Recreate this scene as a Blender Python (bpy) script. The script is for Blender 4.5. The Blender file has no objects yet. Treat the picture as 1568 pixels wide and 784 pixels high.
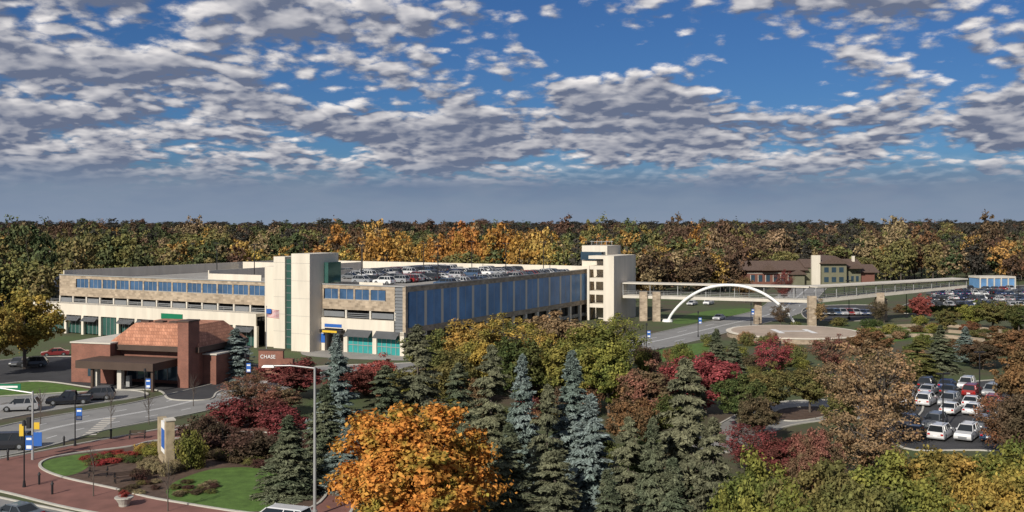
import bpy, math, random
import numpy as np
from mathutils import Vector
random.seed(7); rng=np.random.default_rng(7)
SC=bpy.context.scene
H=24.0; F=1568.0; HZ=342.0
def G(px,py,z=0):
    Y=(H-z)*F/(py-HZ); return ((px-784)/F*Y, Y)
def P(px,Y): return ((px-784)/F*Y, Y)
def ZT(py,Y): return H-(py-HZ)/F*Y
def link(o,parent=None):
    SC.collection.objects.link(o)
    if parent: o.parent=parent
    return o
# ---------------------------------------------------------------- materials
def nt(name):
    m=bpy.data.materials.new(name); m.use_nodes=True
    t=m.node_tree; b=t.nodes['Principled BSDF']; return m,t,b
def mat(name,col,rough=.85,metal=0,var=.2,scale=.6,bump=0,scale2=None,spec=.3,streak=0):
    m,t,b=nt(name)
    tc=t.nodes.new('ShaderNodeTexCoord')
    n=t.nodes.new('ShaderNodeTexNoise'); n.inputs['Scale'].default_value=scale; n.inputs['Detail'].default_value=5; n.inputs['Roughness'].default_value=.65
    if streak:
        mp=t.nodes.new('ShaderNodeMapping'); mp.inputs['Scale'].default_value=(1,1,.12); t.links.new(tc.outputs['Object'],mp.inputs[0]); t.links.new(mp.outputs[0],n.inputs['Vector'])
    else: t.links.new(tc.outputs['Object'],n.inputs['Vector'])
    r=t.nodes.new('ShaderNodeMapRange'); r.inputs[1].default_value=.25; r.inputs[2].default_value=.75; r.inputs[3].default_value=1-var; r.inputs[4].default_value=1+var
    t.links.new(n.outputs[0],r.inputs[0])
    mx=t.nodes.new('ShaderNodeMix'); mx.data_type='RGBA'; mx.blend_type='MULTIPLY'; mx.inputs[0].default_value=1
    mx.inputs[6].default_value=(*col,1); t.links.new(r.outputs[0],mx.inputs[7])
    t.links.new(mx.outputs[2],b.inputs['Base Color'])
    b.inputs['Roughness'].default_value=rough; b.inputs['Metallic'].default_value=metal; b.inputs['Specular IOR Level'].default_value=spec
    if bump:
        bp=t.nodes.new('ShaderNodeBump'); bp.inputs['Strength'].default_value=bump; bp.inputs['Distance'].default_value=.05
        n2=t.nodes.new('ShaderNodeTexNoise'); n2.inputs['Scale'].default_value=scale2 or 8; t.links.new(tc.outputs['Object'],n2.inputs['Vector'])
        t.links.new(n2.outputs[0],bp.inputs['Height']); t.links.new(bp.outputs[0],b.inputs['Normal'])
    return m
def brickmat(name,c1,c2,mortar,bw=.6,bh=.3,var=.25):
    m,t,b=nt(name)
    tc=t.nodes.new('ShaderNodeTexCoord'); s=t.nodes.new('ShaderNodeSeparateXYZ'); t.links.new(tc.outputs['Object'],s.inputs[0])
    a=t.nodes.new('ShaderNodeMath'); t.links.new(s.outputs[0],a.inputs[0]); t.links.new(s.outputs[1],a.inputs[1])
    c=t.nodes.new('ShaderNodeCombineXYZ'); t.links.new(a.outputs[0],c.inputs[0]); t.links.new(s.outputs[2],c.inputs[1])
    k=t.nodes.new('ShaderNodeTexBrick'); k.inputs['Scale'].default_value=1; k.inputs['Brick Width'].default_value=bw; k.inputs['Row Height'].default_value=bh; k.inputs['Mortar Size'].default_value=.02
    k.inputs['Color1'].default_value=(*c1,1); k.inputs['Color2'].default_value=(*c2,1); k.inputs['Mortar'].default_value=(*mortar,1)
    t.links.new(c.outputs[0],k.inputs['Vector'])
    n=t.nodes.new('ShaderNodeTexNoise'); n.inputs['Scale'].default_value=.5; n.inputs['Detail'].default_value=6; t.links.new(tc.outputs['Object'],n.inputs['Vector'])
    r=t.nodes.new('ShaderNodeMapRange'); r.inputs[1].default_value=.25; r.inputs[2].default_value=.75; r.inputs[3].default_value=1-var; r.inputs[4].default_value=1+var; t.links.new(n.outputs[0],r.inputs[0])
    mx=t.nodes.new('ShaderNodeMix'); mx.data_type='RGBA'; mx.blend_type='MULTIPLY'; mx.inputs[0].default_value=1
    t.links.new(k.outputs[0],mx.inputs[6]); t.links.new(r.outputs[0],mx.inputs[7]); t.links.new(mx.outputs[2],b.inputs['Base Color']); b.inputs['Roughness'].default_value=.9
    return m
def leafmat(name,c1,c2,hue=.03,val=.45,tr=.2,sc=.25,thr=(.4,.6),sat=.93):
    m=bpy.data.materials.new(name); m.use_nodes=True; t=m.node_tree; t.nodes.clear(); N=t.nodes.new; L=t.links.new
    out=N('ShaderNodeOutputMaterial'); tc=N('ShaderNodeTexCoord'); oi=N('ShaderNodeObjectInfo'); ge=N('ShaderNodeNewGeometry')
    n=N('ShaderNodeTexNoise'); n.inputs['Scale'].default_value=sc; n.inputs['Detail'].default_value=2; n.inputs['Roughness'].default_value=.7
    va=N('ShaderNodeVectorMath'); va.operation='ADD'; L(tc.outputs['Object'],va.inputs[0])
    w=N('ShaderNodeMath'); w.operation='MULTIPLY'; w.inputs[1].default_value=90; L(oi.outputs['Random'],w.inputs[0]); L(w.outputs[0],va.inputs[1]); L(va.outputs[0],n.inputs['Vector'])
    r=N('ShaderNodeMapRange'); r.inputs[1].default_value=thr[0]; r.inputs[2].default_value=thr[1]; L(n.outputs[0],r.inputs[0])
    mx=N('ShaderNodeMix'); mx.data_type='RGBA'; mx.inputs[6].default_value=(*c1,1); mx.inputs[7].default_value=(*c2,1); L(r.outputs[0],mx.inputs[0])
    hs=N('ShaderNodeHueSaturation'); hs.inputs['Saturation'].default_value=sat; L(mx.outputs[2],hs.inputs['Color'])
    hr=N('ShaderNodeMapRange'); hr.inputs[3].default_value=.5-hue; hr.inputs[4].default_value=.5+hue; L(oi.outputs['Random'],hr.inputs[0]); L(hr.outputs[0],hs.inputs['Hue'])
    vr=N('ShaderNodeMapRange'); vr.inputs[3].default_value=1-val; vr.inputs[4].default_value=1+val; L(ge.outputs['Random Per Island'],vr.inputs[0]); L(vr.outputs[0],hs.inputs['Value'])
    d=N('ShaderNodeBsdfDiffuse'); L(hs.outputs[0],d.inputs[0])
    if tr==0: L(d.outputs[0],out.inputs[0]); return m
    tl=N('ShaderNodeBsdfTranslucent'); L(hs.outputs[0],tl.inputs[0])
    ms=N('ShaderNodeMixShader'); ms.inputs[0].default_value=tr; L(d.outputs[0],ms.inputs[1]); L(tl.outputs[0],ms.inputs[2]); L(ms.outputs[0],out.inputs[0])
    return m
CREAM=mat('precast_cream',(.66,.60,.50),var=.13,scale=.6,streak=1)
CREAM2=mat('precast_pale',(.56,.52,.45),var=.14,scale=.4)
TAN=brickmat('tan_split_block',(.45,.36,.26),(.27,.21,.15),(.36,.30,.23),.8,.4)
BRICK=brickmat('red_brick',(.27,.09,.06),(.17,.06,.045),(.22,.12,.085),.24,.09)
PAVER=brickmat('paver',(.20,.08,.06),(.14,.06,.05),(.2,.09,.07),.4,.2)
ROOFT=brickmat('terracotta_tiles',(.52,.24,.145),(.36,.155,.09),(.17,.075,.05),.45,.45)
CONC=mat('concrete',(.30,.285,.26),var=.2,scale=.2)
KERB=mat('kerb_concrete',(.44,.42,.37),var=.15,scale=1)
ASPH=mat('asphalt_dark',(.052,.052,.055),var=.3,scale=.25)
ROAD=mat('road_asphalt',(.24,.235,.225),var=.2,scale=.25)
WHITE=mat('white_paint',(.78,.78,.76),var=.06,rough=.5)
DARK=mat('dark_metal',(.02,.02,.022),rough=.5,var=.1)
BROWN=mat('dark_bronze_fascia',(.075,.05,.038),rough=.6,var=.15)
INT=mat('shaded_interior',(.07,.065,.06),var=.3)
GREY=mat('grey_metal',(.22,.23,.24),rough=.5,metal=.3,var=.1)
LGREY=mat('galvanised',(.42,.42,.41),rough=.45,metal=.4,var=.1)
TEAL=mat('teal_panel',(.04,.29,.28),rough=.4,var=.15)
BLUE=mat('blue_sign',(.03,.12,.42),rough=.5,var=.05)
GREEN=mat('green_sign',(.01,.16,.08),rough=.5,var=.05)
YSIGN=mat('yellow_sign',(.65,.43,.04),rough=.5,var=.05)
RED=mat('red_cloth',(.45,.03,.03),var=.1)
def glassmat(name,col,rough=.08,metal=.55,var=.25,scale=.35,spec=.6):
    return mat(name,col,rough=rough,metal=metal,var=var,scale=scale,spec=spec)
GLB=glassmat('blue_glass',(.13,.27,.48),metal=0,rough=.35,var=.35,scale=.18,spec=.2)
GLW=glassmat('window_glass',(.07,.14,.26),metal=.2,rough=.1,var=.4,scale=.3)
GLD=glassmat('dark_glass',(.05,.09,.13),metal=.4)
GLT=glassmat('green_glass',(.06,.15,.13),metal=.4)
MULCH=mat('mulch',(.10,.065,.047),var=.4,scale=1.2,bump=.5)
LAWN=mat('lawn',(.085,.15,.03),var=.4,scale=.9,bump=.4)
BARK=mat('bark',(.11,.09,.075),var=.35,scale=2)
HOUSEG=mat('olive_siding',(.17,.165,.11),var=.12)
HOUSER=mat('maroon_siding',(.18,.08,.06),var=.12)
SHING=mat('brown_shingle',(.11,.075,.06),var=.25,scale=1.5)
def paintmat():
    m,t,b=nt('car_paint'); oi=t.nodes.new('ShaderNodeObjectInfo'); t.links.new(oi.outputs['Color'],b.inputs['Base Color'])
    b.inputs['Roughness'].default_value=.3; b.inputs['Metallic'].default_value=.15; b.inputs['Coat Weight'].default_value=.5; return m
CARM=[paintmat(),glassmat('car_glass',(.02,.025,.03),metal=.2),mat('tyre',(.02,.02,.02)),GREY,mat('tail_light',(.4,.01,.01),rough=.3),mat('head_light',(.8,.8,.78),rough=.2)]
# ---------------------------------------------------------------- mesh builder
class MB:
    def __init__(s): s.v=[];s.f=[];s.m=[];s.mi=0
    def add(s,vs,fs):
        o=len(s.v); s.v+=[tuple(v) for v in vs]
        for f in fs: s.f.append([i+o for i in f]); s.m.append(s.mi)
    def box(s,x0,x1,y0,y1,z0,z1):
        s.add([(x0,y0,z0),(x1,y0,z0),(x1,y1,z0),(x0,y1,z0),(x0,y0,z1),(x1,y0,z1),(x1,y1,z1),(x0,y1,z1)],
              [(0,3,2,1),(4,5,6,7),(0,1,5,4),(1,2,6,5),(2,3,7,6),(3,0,4,7)])
    def beam(s,p,q,w,z0,z1,z2=None,z3=None):
        z2=z0 if z2 is None else z2; z3=z1 if z3 is None else z3
        d=Vector((q[0]-p[0],q[1]-p[1])).normalized(); n=Vector((-d.y,d.x))*w/2
        A=[(p[0]+n.x,p[1]+n.y),(p[0]-n.x,p[1]-n.y),(q[0]-n.x,q[1]-n.y),(q[0]+n.x,q[1]+n.y)]
        zb=[z0,z0,z2,z2]; zt=[z1,z1,z3,z3]
        s.add([(a[0],a[1],z) for a,z in zip(A,zb)]+[(a[0],a[1],z) for a,z in zip(A,zt)],
              [(0,3,2,1),(4,5,6,7),(0,1,5,4),(1,2,6,5),(2,3,7,6),(3,0,4,7)])
    def tube(s,p,q,r0,r1=None,n=8):
        r1=r0 if r1 is None else r1; p=Vector(p);q=Vector(q); d=(q-p).normalized()
        a=d.orthogonal().normalized(); b=d.cross(a)
        vs=[p+(a*math.cos(6.2832*i/n)+b*math.sin(6.2832*i/n))*r0 for i in range(n)]+[q+(a*math.cos(6.2832*i/n)+b*math.sin(6.2832*i/n))*r1 for i in range(n)]
        s.add(vs,[(i,(i+1)%n,n+(i+1)%n,n+i) for i in range(n)]+[tuple(range(n-1,-1,-1)),tuple(range(n,2*n))])
    def frustum(s,a,z0,b,z1):
        (x0,x1,y0,y1)=a;(u0,u1,w0,w1)=b
        s.add([(x0,y0,z0),(x1,y0,z0),(x1,y1,z0),(x0,y1,z0),(u0,w0,z1),(u1,w0,z1),(u1,w1,z1),(u0,w1,z1)],
              [(0,3,2,1),(4,5,6,7),(0,1,5,4),(1,2,6,5),(2,3,7,6),(3,0,4,7)])
    def gable(s,x0,x1,y0,y1,z0,z1,axis='x',t=.3):
        if axis=='x':
            ym=(y0+y1)/2
            s.add([(x0,y0,z0),(x1,y0,z0),(x1,y1,z0),(x0,y1,z0),(x0,ym,z1),(x1,ym,z1),(x0,y0,z0+t),(x1,y0,z0+t),(x1,y1,z0+t),(x0,y1,z0+t)],
              [(0,3,2,1),(0,1,7,6),(2,3,9,8),(6,7,5,4),(8,9,4,5),(0,6,4,9,3),(1,2,8,5,7)])
        else:
            xm=(x0+x1)/2
            s.add([(x0,y0,z0),(x1,y0,z0),(x1,y1,z0),(x0,y1,z0),(xm,y0,z1),(xm,y1,z1),(x0,y0,z0+t),(x1,y0,z0+t),(x1,y1,z0+t),(x0,y1,z0+t)],
              [(0,3,2,1),(3,0,6,9),(1,2,8,7),(6,4,5,9),(7,8,5,4),(0,1,7,4,6),(2,3,9,5,8)])
    def mesh(s,name,mats):
        me=bpy.data.meshes.new(name); me.from_pydata(s.v,[],s.f)
        for m in (mats if isinstance(mats,(list,tuple)) else [mats]): me.materials.append(m)
        if len(me.materials)>1: me.polygons.foreach_set('material_index',s.m)
        me.update(); return me
    def obj(s,name,mats,parent=None,loc=(0,0,0),rot=0):
        o=bpy.data.objects.new(name,s.mesh(name,mats)); o.location=loc; o.rotation_euler[2]=rot; return link(o,parent)
def root(name,x,y,rot=0,z=0):
    e=bpy.data.objects.new(name,None); e.location=(x,y,z); e.rotation_euler[2]=math.radians(rot); e.empty_display_size=1; return link(e)
def smooth(pts,closed=False,k=8):
    out=[]; n=len(pts)
    for i in range(n if closed else n-1):
        g=(lambda j: pts[j%n]) if closed else (lambda j: pts[max(0,min(n-1,j))])
        p0,p1,p2,p3=[np.array(g(j)[:2],float) for j in (i-1,i,i+1,i+2)]
        for a in range(k):
            t=a/k; out.append(tuple(.5*((2*p1)+(-p0+p2)*t+(2*p0-5*p1+4*p2-p3)*t*t+(-p0+3*p1-3*p2+p3)*t**3)))
    if not closed: out.append(tuple(pts[-1][:2]))
    return out
def offs(pts,d,closed=False):
    out=[];n=len(pts)
    for i in range(n):
        a=pts[(i-1)%n] if closed or i>0 else pts[i]; b=pts[(i+1)%n] if closed or i<n-1 else pts[i]
        t=np.array(b)-np.array(a); t=t/(np.linalg.norm(t)+1e-9); out.append((pts[i][0]-t[1]*d,pts[i][1]+t[0]*d))
    return out
def strip(mb,A,B,z,z1=None,closed=False):
    n=len(A); z1=z if z1 is None else z1
    for i in range(n if closed else n-1):
        j=(i+1)%n
        mb.add([(*A[i],z),(*A[j],z),(*B[j],z1),(*B[i],z1)],[(3,2,1,0)])
def kerbline(mb,pts,closed=False,w=.18,h=.13,z=0):
    A=offs(pts,w/2,closed);B=offs(pts,-w/2,closed)
    strip(mb,A,B,z+h,None,closed)
    strip(mb,A,A,z,z+h,closed) ; strip(mb,B,B,z+h,z,closed)
def road(name,pts,w,z,mt=ROAD,kerb=True,line=None):
    c=smooth(pts); mb=MB(); strip(mb,offs(c,w/2),offs(c,-w/2),z); mb.obj(name,mt)
    if kerb:
        k=MB(); kerbline(k,offs(c,w/2)); kerbline(k,offs(c,-w/2)); k.obj('road_kerb',KERB)
    if line:
        l=MB()
        for d,dash in line:
            o=offs(c,d); A=offs(o,.07);B=offs(o,-.07)
            for i in range(len(A)-1):
                if not dash or i%3==0: l.add([(*A[i],z+.005),(*A[i+1],z+.005),(*B[i+1],z+.005),(*B[i],z+.005)],[(3,2,1,0)])
        l.obj('road_markings',WHITE)
    return c
def patch(name,pts,z,mt,kerb=False,sm=True,kz=None):
    p=smooth(pts,True,6) if sm else pts
    ar=sum(p[i][0]*p[(i+1)%len(p)][1]-p[(i+1)%len(p)][0]*p[i][1] for i in range(len(p)))
    if ar<0: p=p[::-1]
    mb=MB(); mb.add([(x,y,z) for x,y in p],[tuple(range(len(p)))]); mb.obj(name,mt)
    if kerb: k=MB(); kerbline(k,p,True,w=.25); k.obj(name+'_kerb',KERB)
GP=lambda L:[G(*a) for a in L]
# ---------------------------------------------------------------- ground
def groundmat():
    m,t,b=nt('ground_grass'); N=t.nodes.new; L=t.links.new
    tc=N('ShaderNodeTexCoord'); n=N('ShaderNodeTexNoise'); n.inputs['Scale'].default_value=.06; n.inputs['Detail'].default_value=8; n.inputs['Roughness'].default_value=.7
    L(tc.outputs['Object'],n.inputs['Vector']); cr=N('ShaderNodeValToRGB'); L(n.outputs[0],cr.inputs[0])
    e=cr.color_ramp; e.elements[0].position=.38; e.elements[0].color=(.085,.062,.04,1); e.elements[1].position=.62; e.elements[1].color=(.06,.09,.025,1)
    x=e.elements.new(.5); x.color=(.065,.075,.028,1)
    L(cr.outputs[0],b.inputs['Base Color']); b.inputs['Roughness'].default_value=.95; return m
mb=MB(); mb.add([(-6000,-300,0),(6000,-300,0),(6000,9000,0),(-6000,9000,0)],[(0,1,2,3)]); mb.obj('ground',groundmat())
mainroad=[(-75,92),G(-60,690),G(100,652),G(250,625),G(340,603),(-32,164),(-15,170),(4,181),(24.7,202),(48,238),(71.7,277),(88,320),(110,380)]
MR_=smooth(mainroad)
road('road',mainroad,13,.012,line=[(0,False),(.35,False),(3.2,True),(-3.2,True)])
road('road',[(-85,106),(-49,85),(-38.4,79),(-3,59)],12,.008,line=[(0,True)])
patch('bank_parking_lot',GP([(-150,575),(60,547),(240,552),(420,562),(380,585),(335,600),(320,612),(262,612),(240,598),(160,596),(60,584),(-40,590)]),.022,ASPH,True)
patch('side_street',GP([(-150,645),(-40,612),(60,604),(130,600),(200,598),(225,606),(150,618),(60,632),(-30,646)]),.018,ROAD,True)
patch('grass_verge',GP([(-60,610),(0,592),(60,585),(140,598),(100,602),(30,606)]),.026,LAWN)
patch('brick_plaza',GP([(-90,722),(60,692),(190,668),(290,652),(420,650),(530,740),(520,800),(400,812),(150,787),(0,753),(-90,738)]),.016,PAVER,True)
patch('planting_bed',GP([(62,716),(72,704),(120,694),(200,684),(250,674),(420,664),(500,740),(440,788),(260,768),(180,750),(95,731)]),.022,MULCH,True)
patch('lawn',GP([(64,716),(76,704),(130,695),(150,698),(125,722),(90,729)]),.028,LAWN)
patch('lawn',GP([(265,740),(330,718),(410,720),(460,755),(400,783),(300,773),(258,762)]),.028,LAWN)
patch('parking_lot',GP([(1360,610),(1450,590),(1560,582),(1750,600),(1750,690),(1500,690),(1370,680)]),.014,ASPH,True)
patch('driveway',GP([(1060,690),(1105,648),(1180,618),(1290,612),(1400,610),(1400,640),(1290,642),(1200,655),(1130,690)]),.01,ROAD,True)
patch('planting_bed',GP([(1180,640),(1200,626),(1260,624),(1270,636),(1220,645)]),.02,MULCH,True)
patch('parking_lot',GP([(1385,480),(1400,462),(1480,445),(1568,437),(1800,437),(1800,478),(1568,480)]),.014,ASPH,True)
patch('parking_lot',GP([(1235,488),(1240,470),(1340,468),(1350,486),(1300,492)]),.014,ASPH,True)
patch('lawn',GP([(975,548),(1000,538),(1075,525),(1090,532),(1060,545),(1000,556)]),.018,LAWN)
patch('lawn',GP([(1030,492),(1070,478),(1140,472),(1150,478),(1090,488),(1050,496)]),.02,LAWN)
patch('lawn',GP([(1260,520),(1330,500),(1400,498),(1420,512),(1350,525)]),.018,LAWN)
patch('garage_forecourt',GP([(470,545),(610,552),(640,548),(640,540),(560,536),(480,532)]),.02,CONC)
cw=MB()
a0=np.array(G(125,668)); a1=np.array(G(160,640)); d=(a1-a0)
for k in range(9):
    p=a0+d*(k+.25)/9; q=a0+d*(k+.75)/9; n_=np.array([1.0,.25])*1.4
    cw.add([(*p,.02),(*(p+n_),.02),(*(q+n_),.02),(*q,.02)],[(0,1,2,3)])
cw.obj('crosswalk_markings',CREAM2)
# ---------------------------------------------------------------- parking garage
ANG=-28.3; ca,sa=math.cos(math.radians(ANG)),math.sin(math.radians(ANG))
CX,CY=-19.35,185.0
DK=11.25
def GW(x,y): return (CX+x*ca-y*sa, CY+x*sa+y*ca)
g=root('parking_garage',CX,CY,ANG)
tan=MB(); cr=MB(); it=MB(); gl=MB(); gw=MB(); mu=MB(); lou=MB(); tl=MB(); gt=MB(); dk=MB(); cg=MB()
TOP=12.6
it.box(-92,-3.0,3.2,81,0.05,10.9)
cr2=MB(); cr2.box(-92.3,-.53,.53,83.4,10.95,DK); cr2.obj('roof_deck',CONC,g)
st=MB()
for lx in (-5,-20,-25.5,-39,-43.5,-70,-75):
    for k in range(22): st.box(lx-2.4,lx+2.4,20.6+k*2.75,20.72+k*2.75,DK+.003,DK+.006)
st.obj('stall_markings',WHITE,g)
def strips(x0,x1,n,pane):
    tan.box(x0,x1,0,.5,11.75,TOP); tan.box(x0,x1,0,.5,7.9,9.75)
    w=(x1-x0-.8)/n
    tan.box(x0,x0+.4,0.003,.5,9.75,11.75); tan.box(x1-.4,x1,0.003,.5,9.75,11.75)
    for i in range(n):
        a=x0+.4+i*w; b=a+w
        if i>0: tan.box(a-.2,a+.2,.004,.5,9.75,11.75)
        gw.box(a+.2,b-.2,.14,.24,9.75,11.75)
        for k in range(1,pane):
            xx=a+.2+(b-a-.4)*k/pane; mu.box(xx-.05,xx+.05,.07,.13,9.75,11.75)
        mu.box(a+.2,b-.2,.03,.13,9.75,9.87)
strips(-88,-32.6,13,3); strips(-18.9,-3.8,4,2)
tan.box(-93,-88,0,.5,7.9,TOP-.0); tan.box(-3.8,-2.2,0,.5,7.9,TOP)
mu.box(-93,-32.6,-.12,-.003,TOP-.16,TOP+.04); mu.box(-18.9,0,-.12,-.003,TOP-.16,TOP+.04)
for k in range(14): lou.box(-2.2,0,.05,.2,4.2+k*.58,4.6+k*.58)
lou.box(-2.2,0,.2,.45,4.2,TOP)
for a,b in((-93,-32.6),(-18.9,-2.2)):
    n=int((b-a)/4.2); w=(b-a)/n
    for i in range(n+1):
        cg.box(a+i*w-.2,a+i*w+.2,.1,.5,6.3,7.9)
    for k in range(3): lou.box(a,b,.3,.36,6.45+k*.35,6.6+k*.35)
    for i in range(n):
        if i%2==0: lou.box(a+i*w+.4,a+(i+1)*w-.4,.12,.2,6.5,7.5)
tan.box(-93,-92.5,.5,84,7.9,TOP); tan.box(-93,-92.5,.5,84,3.5,6.3)
cr.box(-92.5,0,83.5,84,10.4,13.2); cr.box(-92.48,-92.2,.6,83.4,DK,13.5)
cr.box(-91,-33,.55,.75,DK,TOP-.05)
cr.box(-98,-32.6,-3,-.01,5.9,6.5); cr.box(-98,-32.6,-3.0,-2.7,4.1,5.9)
for i in range(13):
    x=-98+i*5.45
    cr.box(x-.35,x+.35,-3.15,-2.6,0,4.1)
    if i<12:
        if i%3==1: gt.box(x+.35,x+5.1,-2.6,-2.5,0.2,4.1)
        else:
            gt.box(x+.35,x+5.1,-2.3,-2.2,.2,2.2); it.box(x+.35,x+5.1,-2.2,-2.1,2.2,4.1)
        for k in range(1,4): mu.box(x+.35+k*1.19-.04,x+.35+k*1.19+.04,-2.68,-2.61,.2,4.1)
        if i%3!=1:
            lou.add([(x+.5,-3.1,3.9),(x+4.95,-3.1,3.9),(x+4.95,-4.2,3.0),(x+.5,-4.2,3.0)],[(0,3,2,1),(0,1,2,3)])
for i in range(22):
    mu.box(-98+i*3-.03,-98+i*3+.03,-2.9,-2.86,6.5,7.5)
for k in range(4): mu.box(-98,-32.6,-2.9,-2.86,6.6+k*.28,6.64+k*.28)
cr.box(-18.9,-2.2,-.3,.5,4.3,6.25); cr.box(-2.2,0,-.3,.5,3.6,4.2)
for x in (-18.9,-13.6,-7.0,-.9): cr.box(x,x+.9,-.3,.4,0,4.3)
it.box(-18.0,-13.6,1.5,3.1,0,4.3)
dk.box(-18.3,-13.2,-1.5,-.31,3.5,4.1)
tl.box(-12.7,-7.0,.0,.1,0,2.9); tl.box(-6.1,-.9,.0,.1,0,2.9)
for a,b in((-12.7,-7),(-6.1,-.9)):
    lou.add([(a,-.32,4.3),(b,-.32,4.3),(b,-1.7,3.1),(a,-1.7,3.1)],[(0,3,2,1),(0,1,2,3)])
    n=5
    for k in range(n+1): mu.box(a+(b-a)*k/n-.05,a+(b-a)*k/n+.05,-.08,-.01,0,2.9)
    mu.box(a,b,-.09,-.015,1.4,1.5); gt.box(a,b,.02,.12,2.9,4.25)
ys=MB(); ys.box(-17.6,-14.2,-1.56,-1.51,3.6,4.0); ys.obj('clearance_sign',YSIGN,g)
bs=MB(); bs.box(-18,-14,-.36,-.31,4.5,5.1) ; bs.box(-18.8,-17.9,-.4,-.31,1.5,3.2); bs.obj('entrance_sign',BLUE,g)
gs=MB(); gs.box(-58,-52,-3.12,-3.02,4.5,5.6); gs.obj('name_sign',GREEN,g)
tan.box(-.5,0,0.5,84,11.5,TOP); tan.box(-.5,0,.5,84,3.9,5.0); tan.box(-.5,.15,82.3,84,0,11.5); tan.box(-.5,.15,.0,.7,4.2,TOP-.003)
mu.box(.003,.12,.7,84,TOP-.16,TOP+.04)
n=14; y0=.9; w=(82.2-.9)/n
for i in range(n):
    a=y0+i*w; b=a+w
    gl.box(-.25,.06,a+.42,b-.42,5.0,11.5)
    cr.box(-.45,.10,b-.42,b+.42,5.0,11.5)
    mu.box(.06,.075,(a+b)/2-.05,(a+b)/2+.05,5.0,11.5)
    cr.box(-.5,.1,b-.4,b+.4,0,3.9)
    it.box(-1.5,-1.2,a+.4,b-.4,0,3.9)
    lou.box(-.3,-.2,a+.6,b-.6,1,1.8)
cr.box(-46.6,-46.3,18,80,DK,12.9); cr.box(-62,-61.7,14,70,DK,13.6); cr.box(-61.7,-46.6,14,14.3,DK,12.9)
cr.box(-91,-62.3,56,56.3,DK,13.6); cr.box(-32,-12,10,10.25,DK,12.4)
def tower():
    t=MB()
    t.box(-23.3,-18.9,-3.6,5,0,18.3)
    t.box(-29.3,-26.5,-1.7,5,0,17.6); t.box(-26.5,-23.3,1,6,0,17.9)
    t.box(-32.6,-29.3,-.5,3,0,15.6)
    t.obj('stair_tower',CREAM,g)
    q=MB(); q.box(-26.5,-23.3,-1.2,1,0,17.1); q.box(-18.9,-17.9,.6,4.5,12.7,16.6); q.obj('stair_tower_glass',GLT,g)
    m=MB()
    for k in range(12): m.box(-26.5,-23.3,-1.28,-1.2,.8+k*1.4,.9+k*1.4)
    m.box(-25,-24.9,-1.29,-1.2,0,17.1)
    for k in range(1,6): m.box(-23.32,-18.88,-3.62,-3.595,k*3.3,k*3.3+.03); m.box(-29.32,-26.48,-1.72,-1.695,k*3.3,k*3.3+.03)
    m.obj('stair_tower_joints',GREY,g)
tower()
t=MB()
t.box(-3,3.0,84,90,0,14.6); t.box(5.2,8.0,78.5,86,0,16.0); t.box(-1,8,86,93,0,16.0); t.box(-4,3,86.1,95,12,18.3)
for z in (3.2,6.4,9.6,12.6): t.box(1.0,5.2,79,83.9,z,z+.9)
t.box(.7,1.3,78.8,79.4,0,13.5); t.box(1.0,5.2,79,83.9,15.2,16.0)
t.obj('bridge_stair_tower',CREAM,g)
q=MB(); q.box(-3.2,2.5,83.6,86.0,14.7,16.8); q.obj('bridge_tower_glass',GLD,g)
q=MB(); q.box(3.05,5.1,84,85.8,0,15.2); q.obj('bridge_tower_recess',INT,g)
q=MB()
for i in range(5): q.tube((-3+i*1.4,90,18.3),(-3+i*1.4,90,19.6),.05)
q.tube((-3.5,90,19.3),(3,90,19.3),.05); q.obj('antenna_rack',LGREY,g)
for b_,nm,m_ in((tan,'tan_block_walls',TAN),(cr,'precast_walls',CREAM),(it,'interior',INT),(gl,'glass_screen',GLB),(gw,'windows',GLW),(mu,'mullions_and_coping',LGREY),(lou,'louvres_and_awnings',GREY),(tl,'teal_doors',TEAL),(gt,'shopfront_glass',GLT),(dk,'entrance_canopy',DARK),(cg,'columns',CREAM2)):
    b_.obj(nm,m_,g)
def floodpole(lx,ly,h=8):
    x,y=GW(lx,ly); r=root('roof_light_pole',x,y,ANG,DK); m=MB(); m.tube((0,0,0),(0,0,h),.12,.08); m.box(-.9,-.2,-.2,.2,h-.1,h+.08); m.box(.2,.9,-.2,.2,h-.1,h+.08); m.box(-.9,.9,-.05,.05,h-.02,h+.04); m.box(-.3,.3,-.3,.3,0,.7); m.obj('pole',DARK,r)
for lx,ly in((-75,30),(-75,62),(-54,20),(-54,60),(-32,30),(-32,55),(-32,78),(-12,30),(-12,60),(-12,80)): floodpole(lx,ly)
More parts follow.
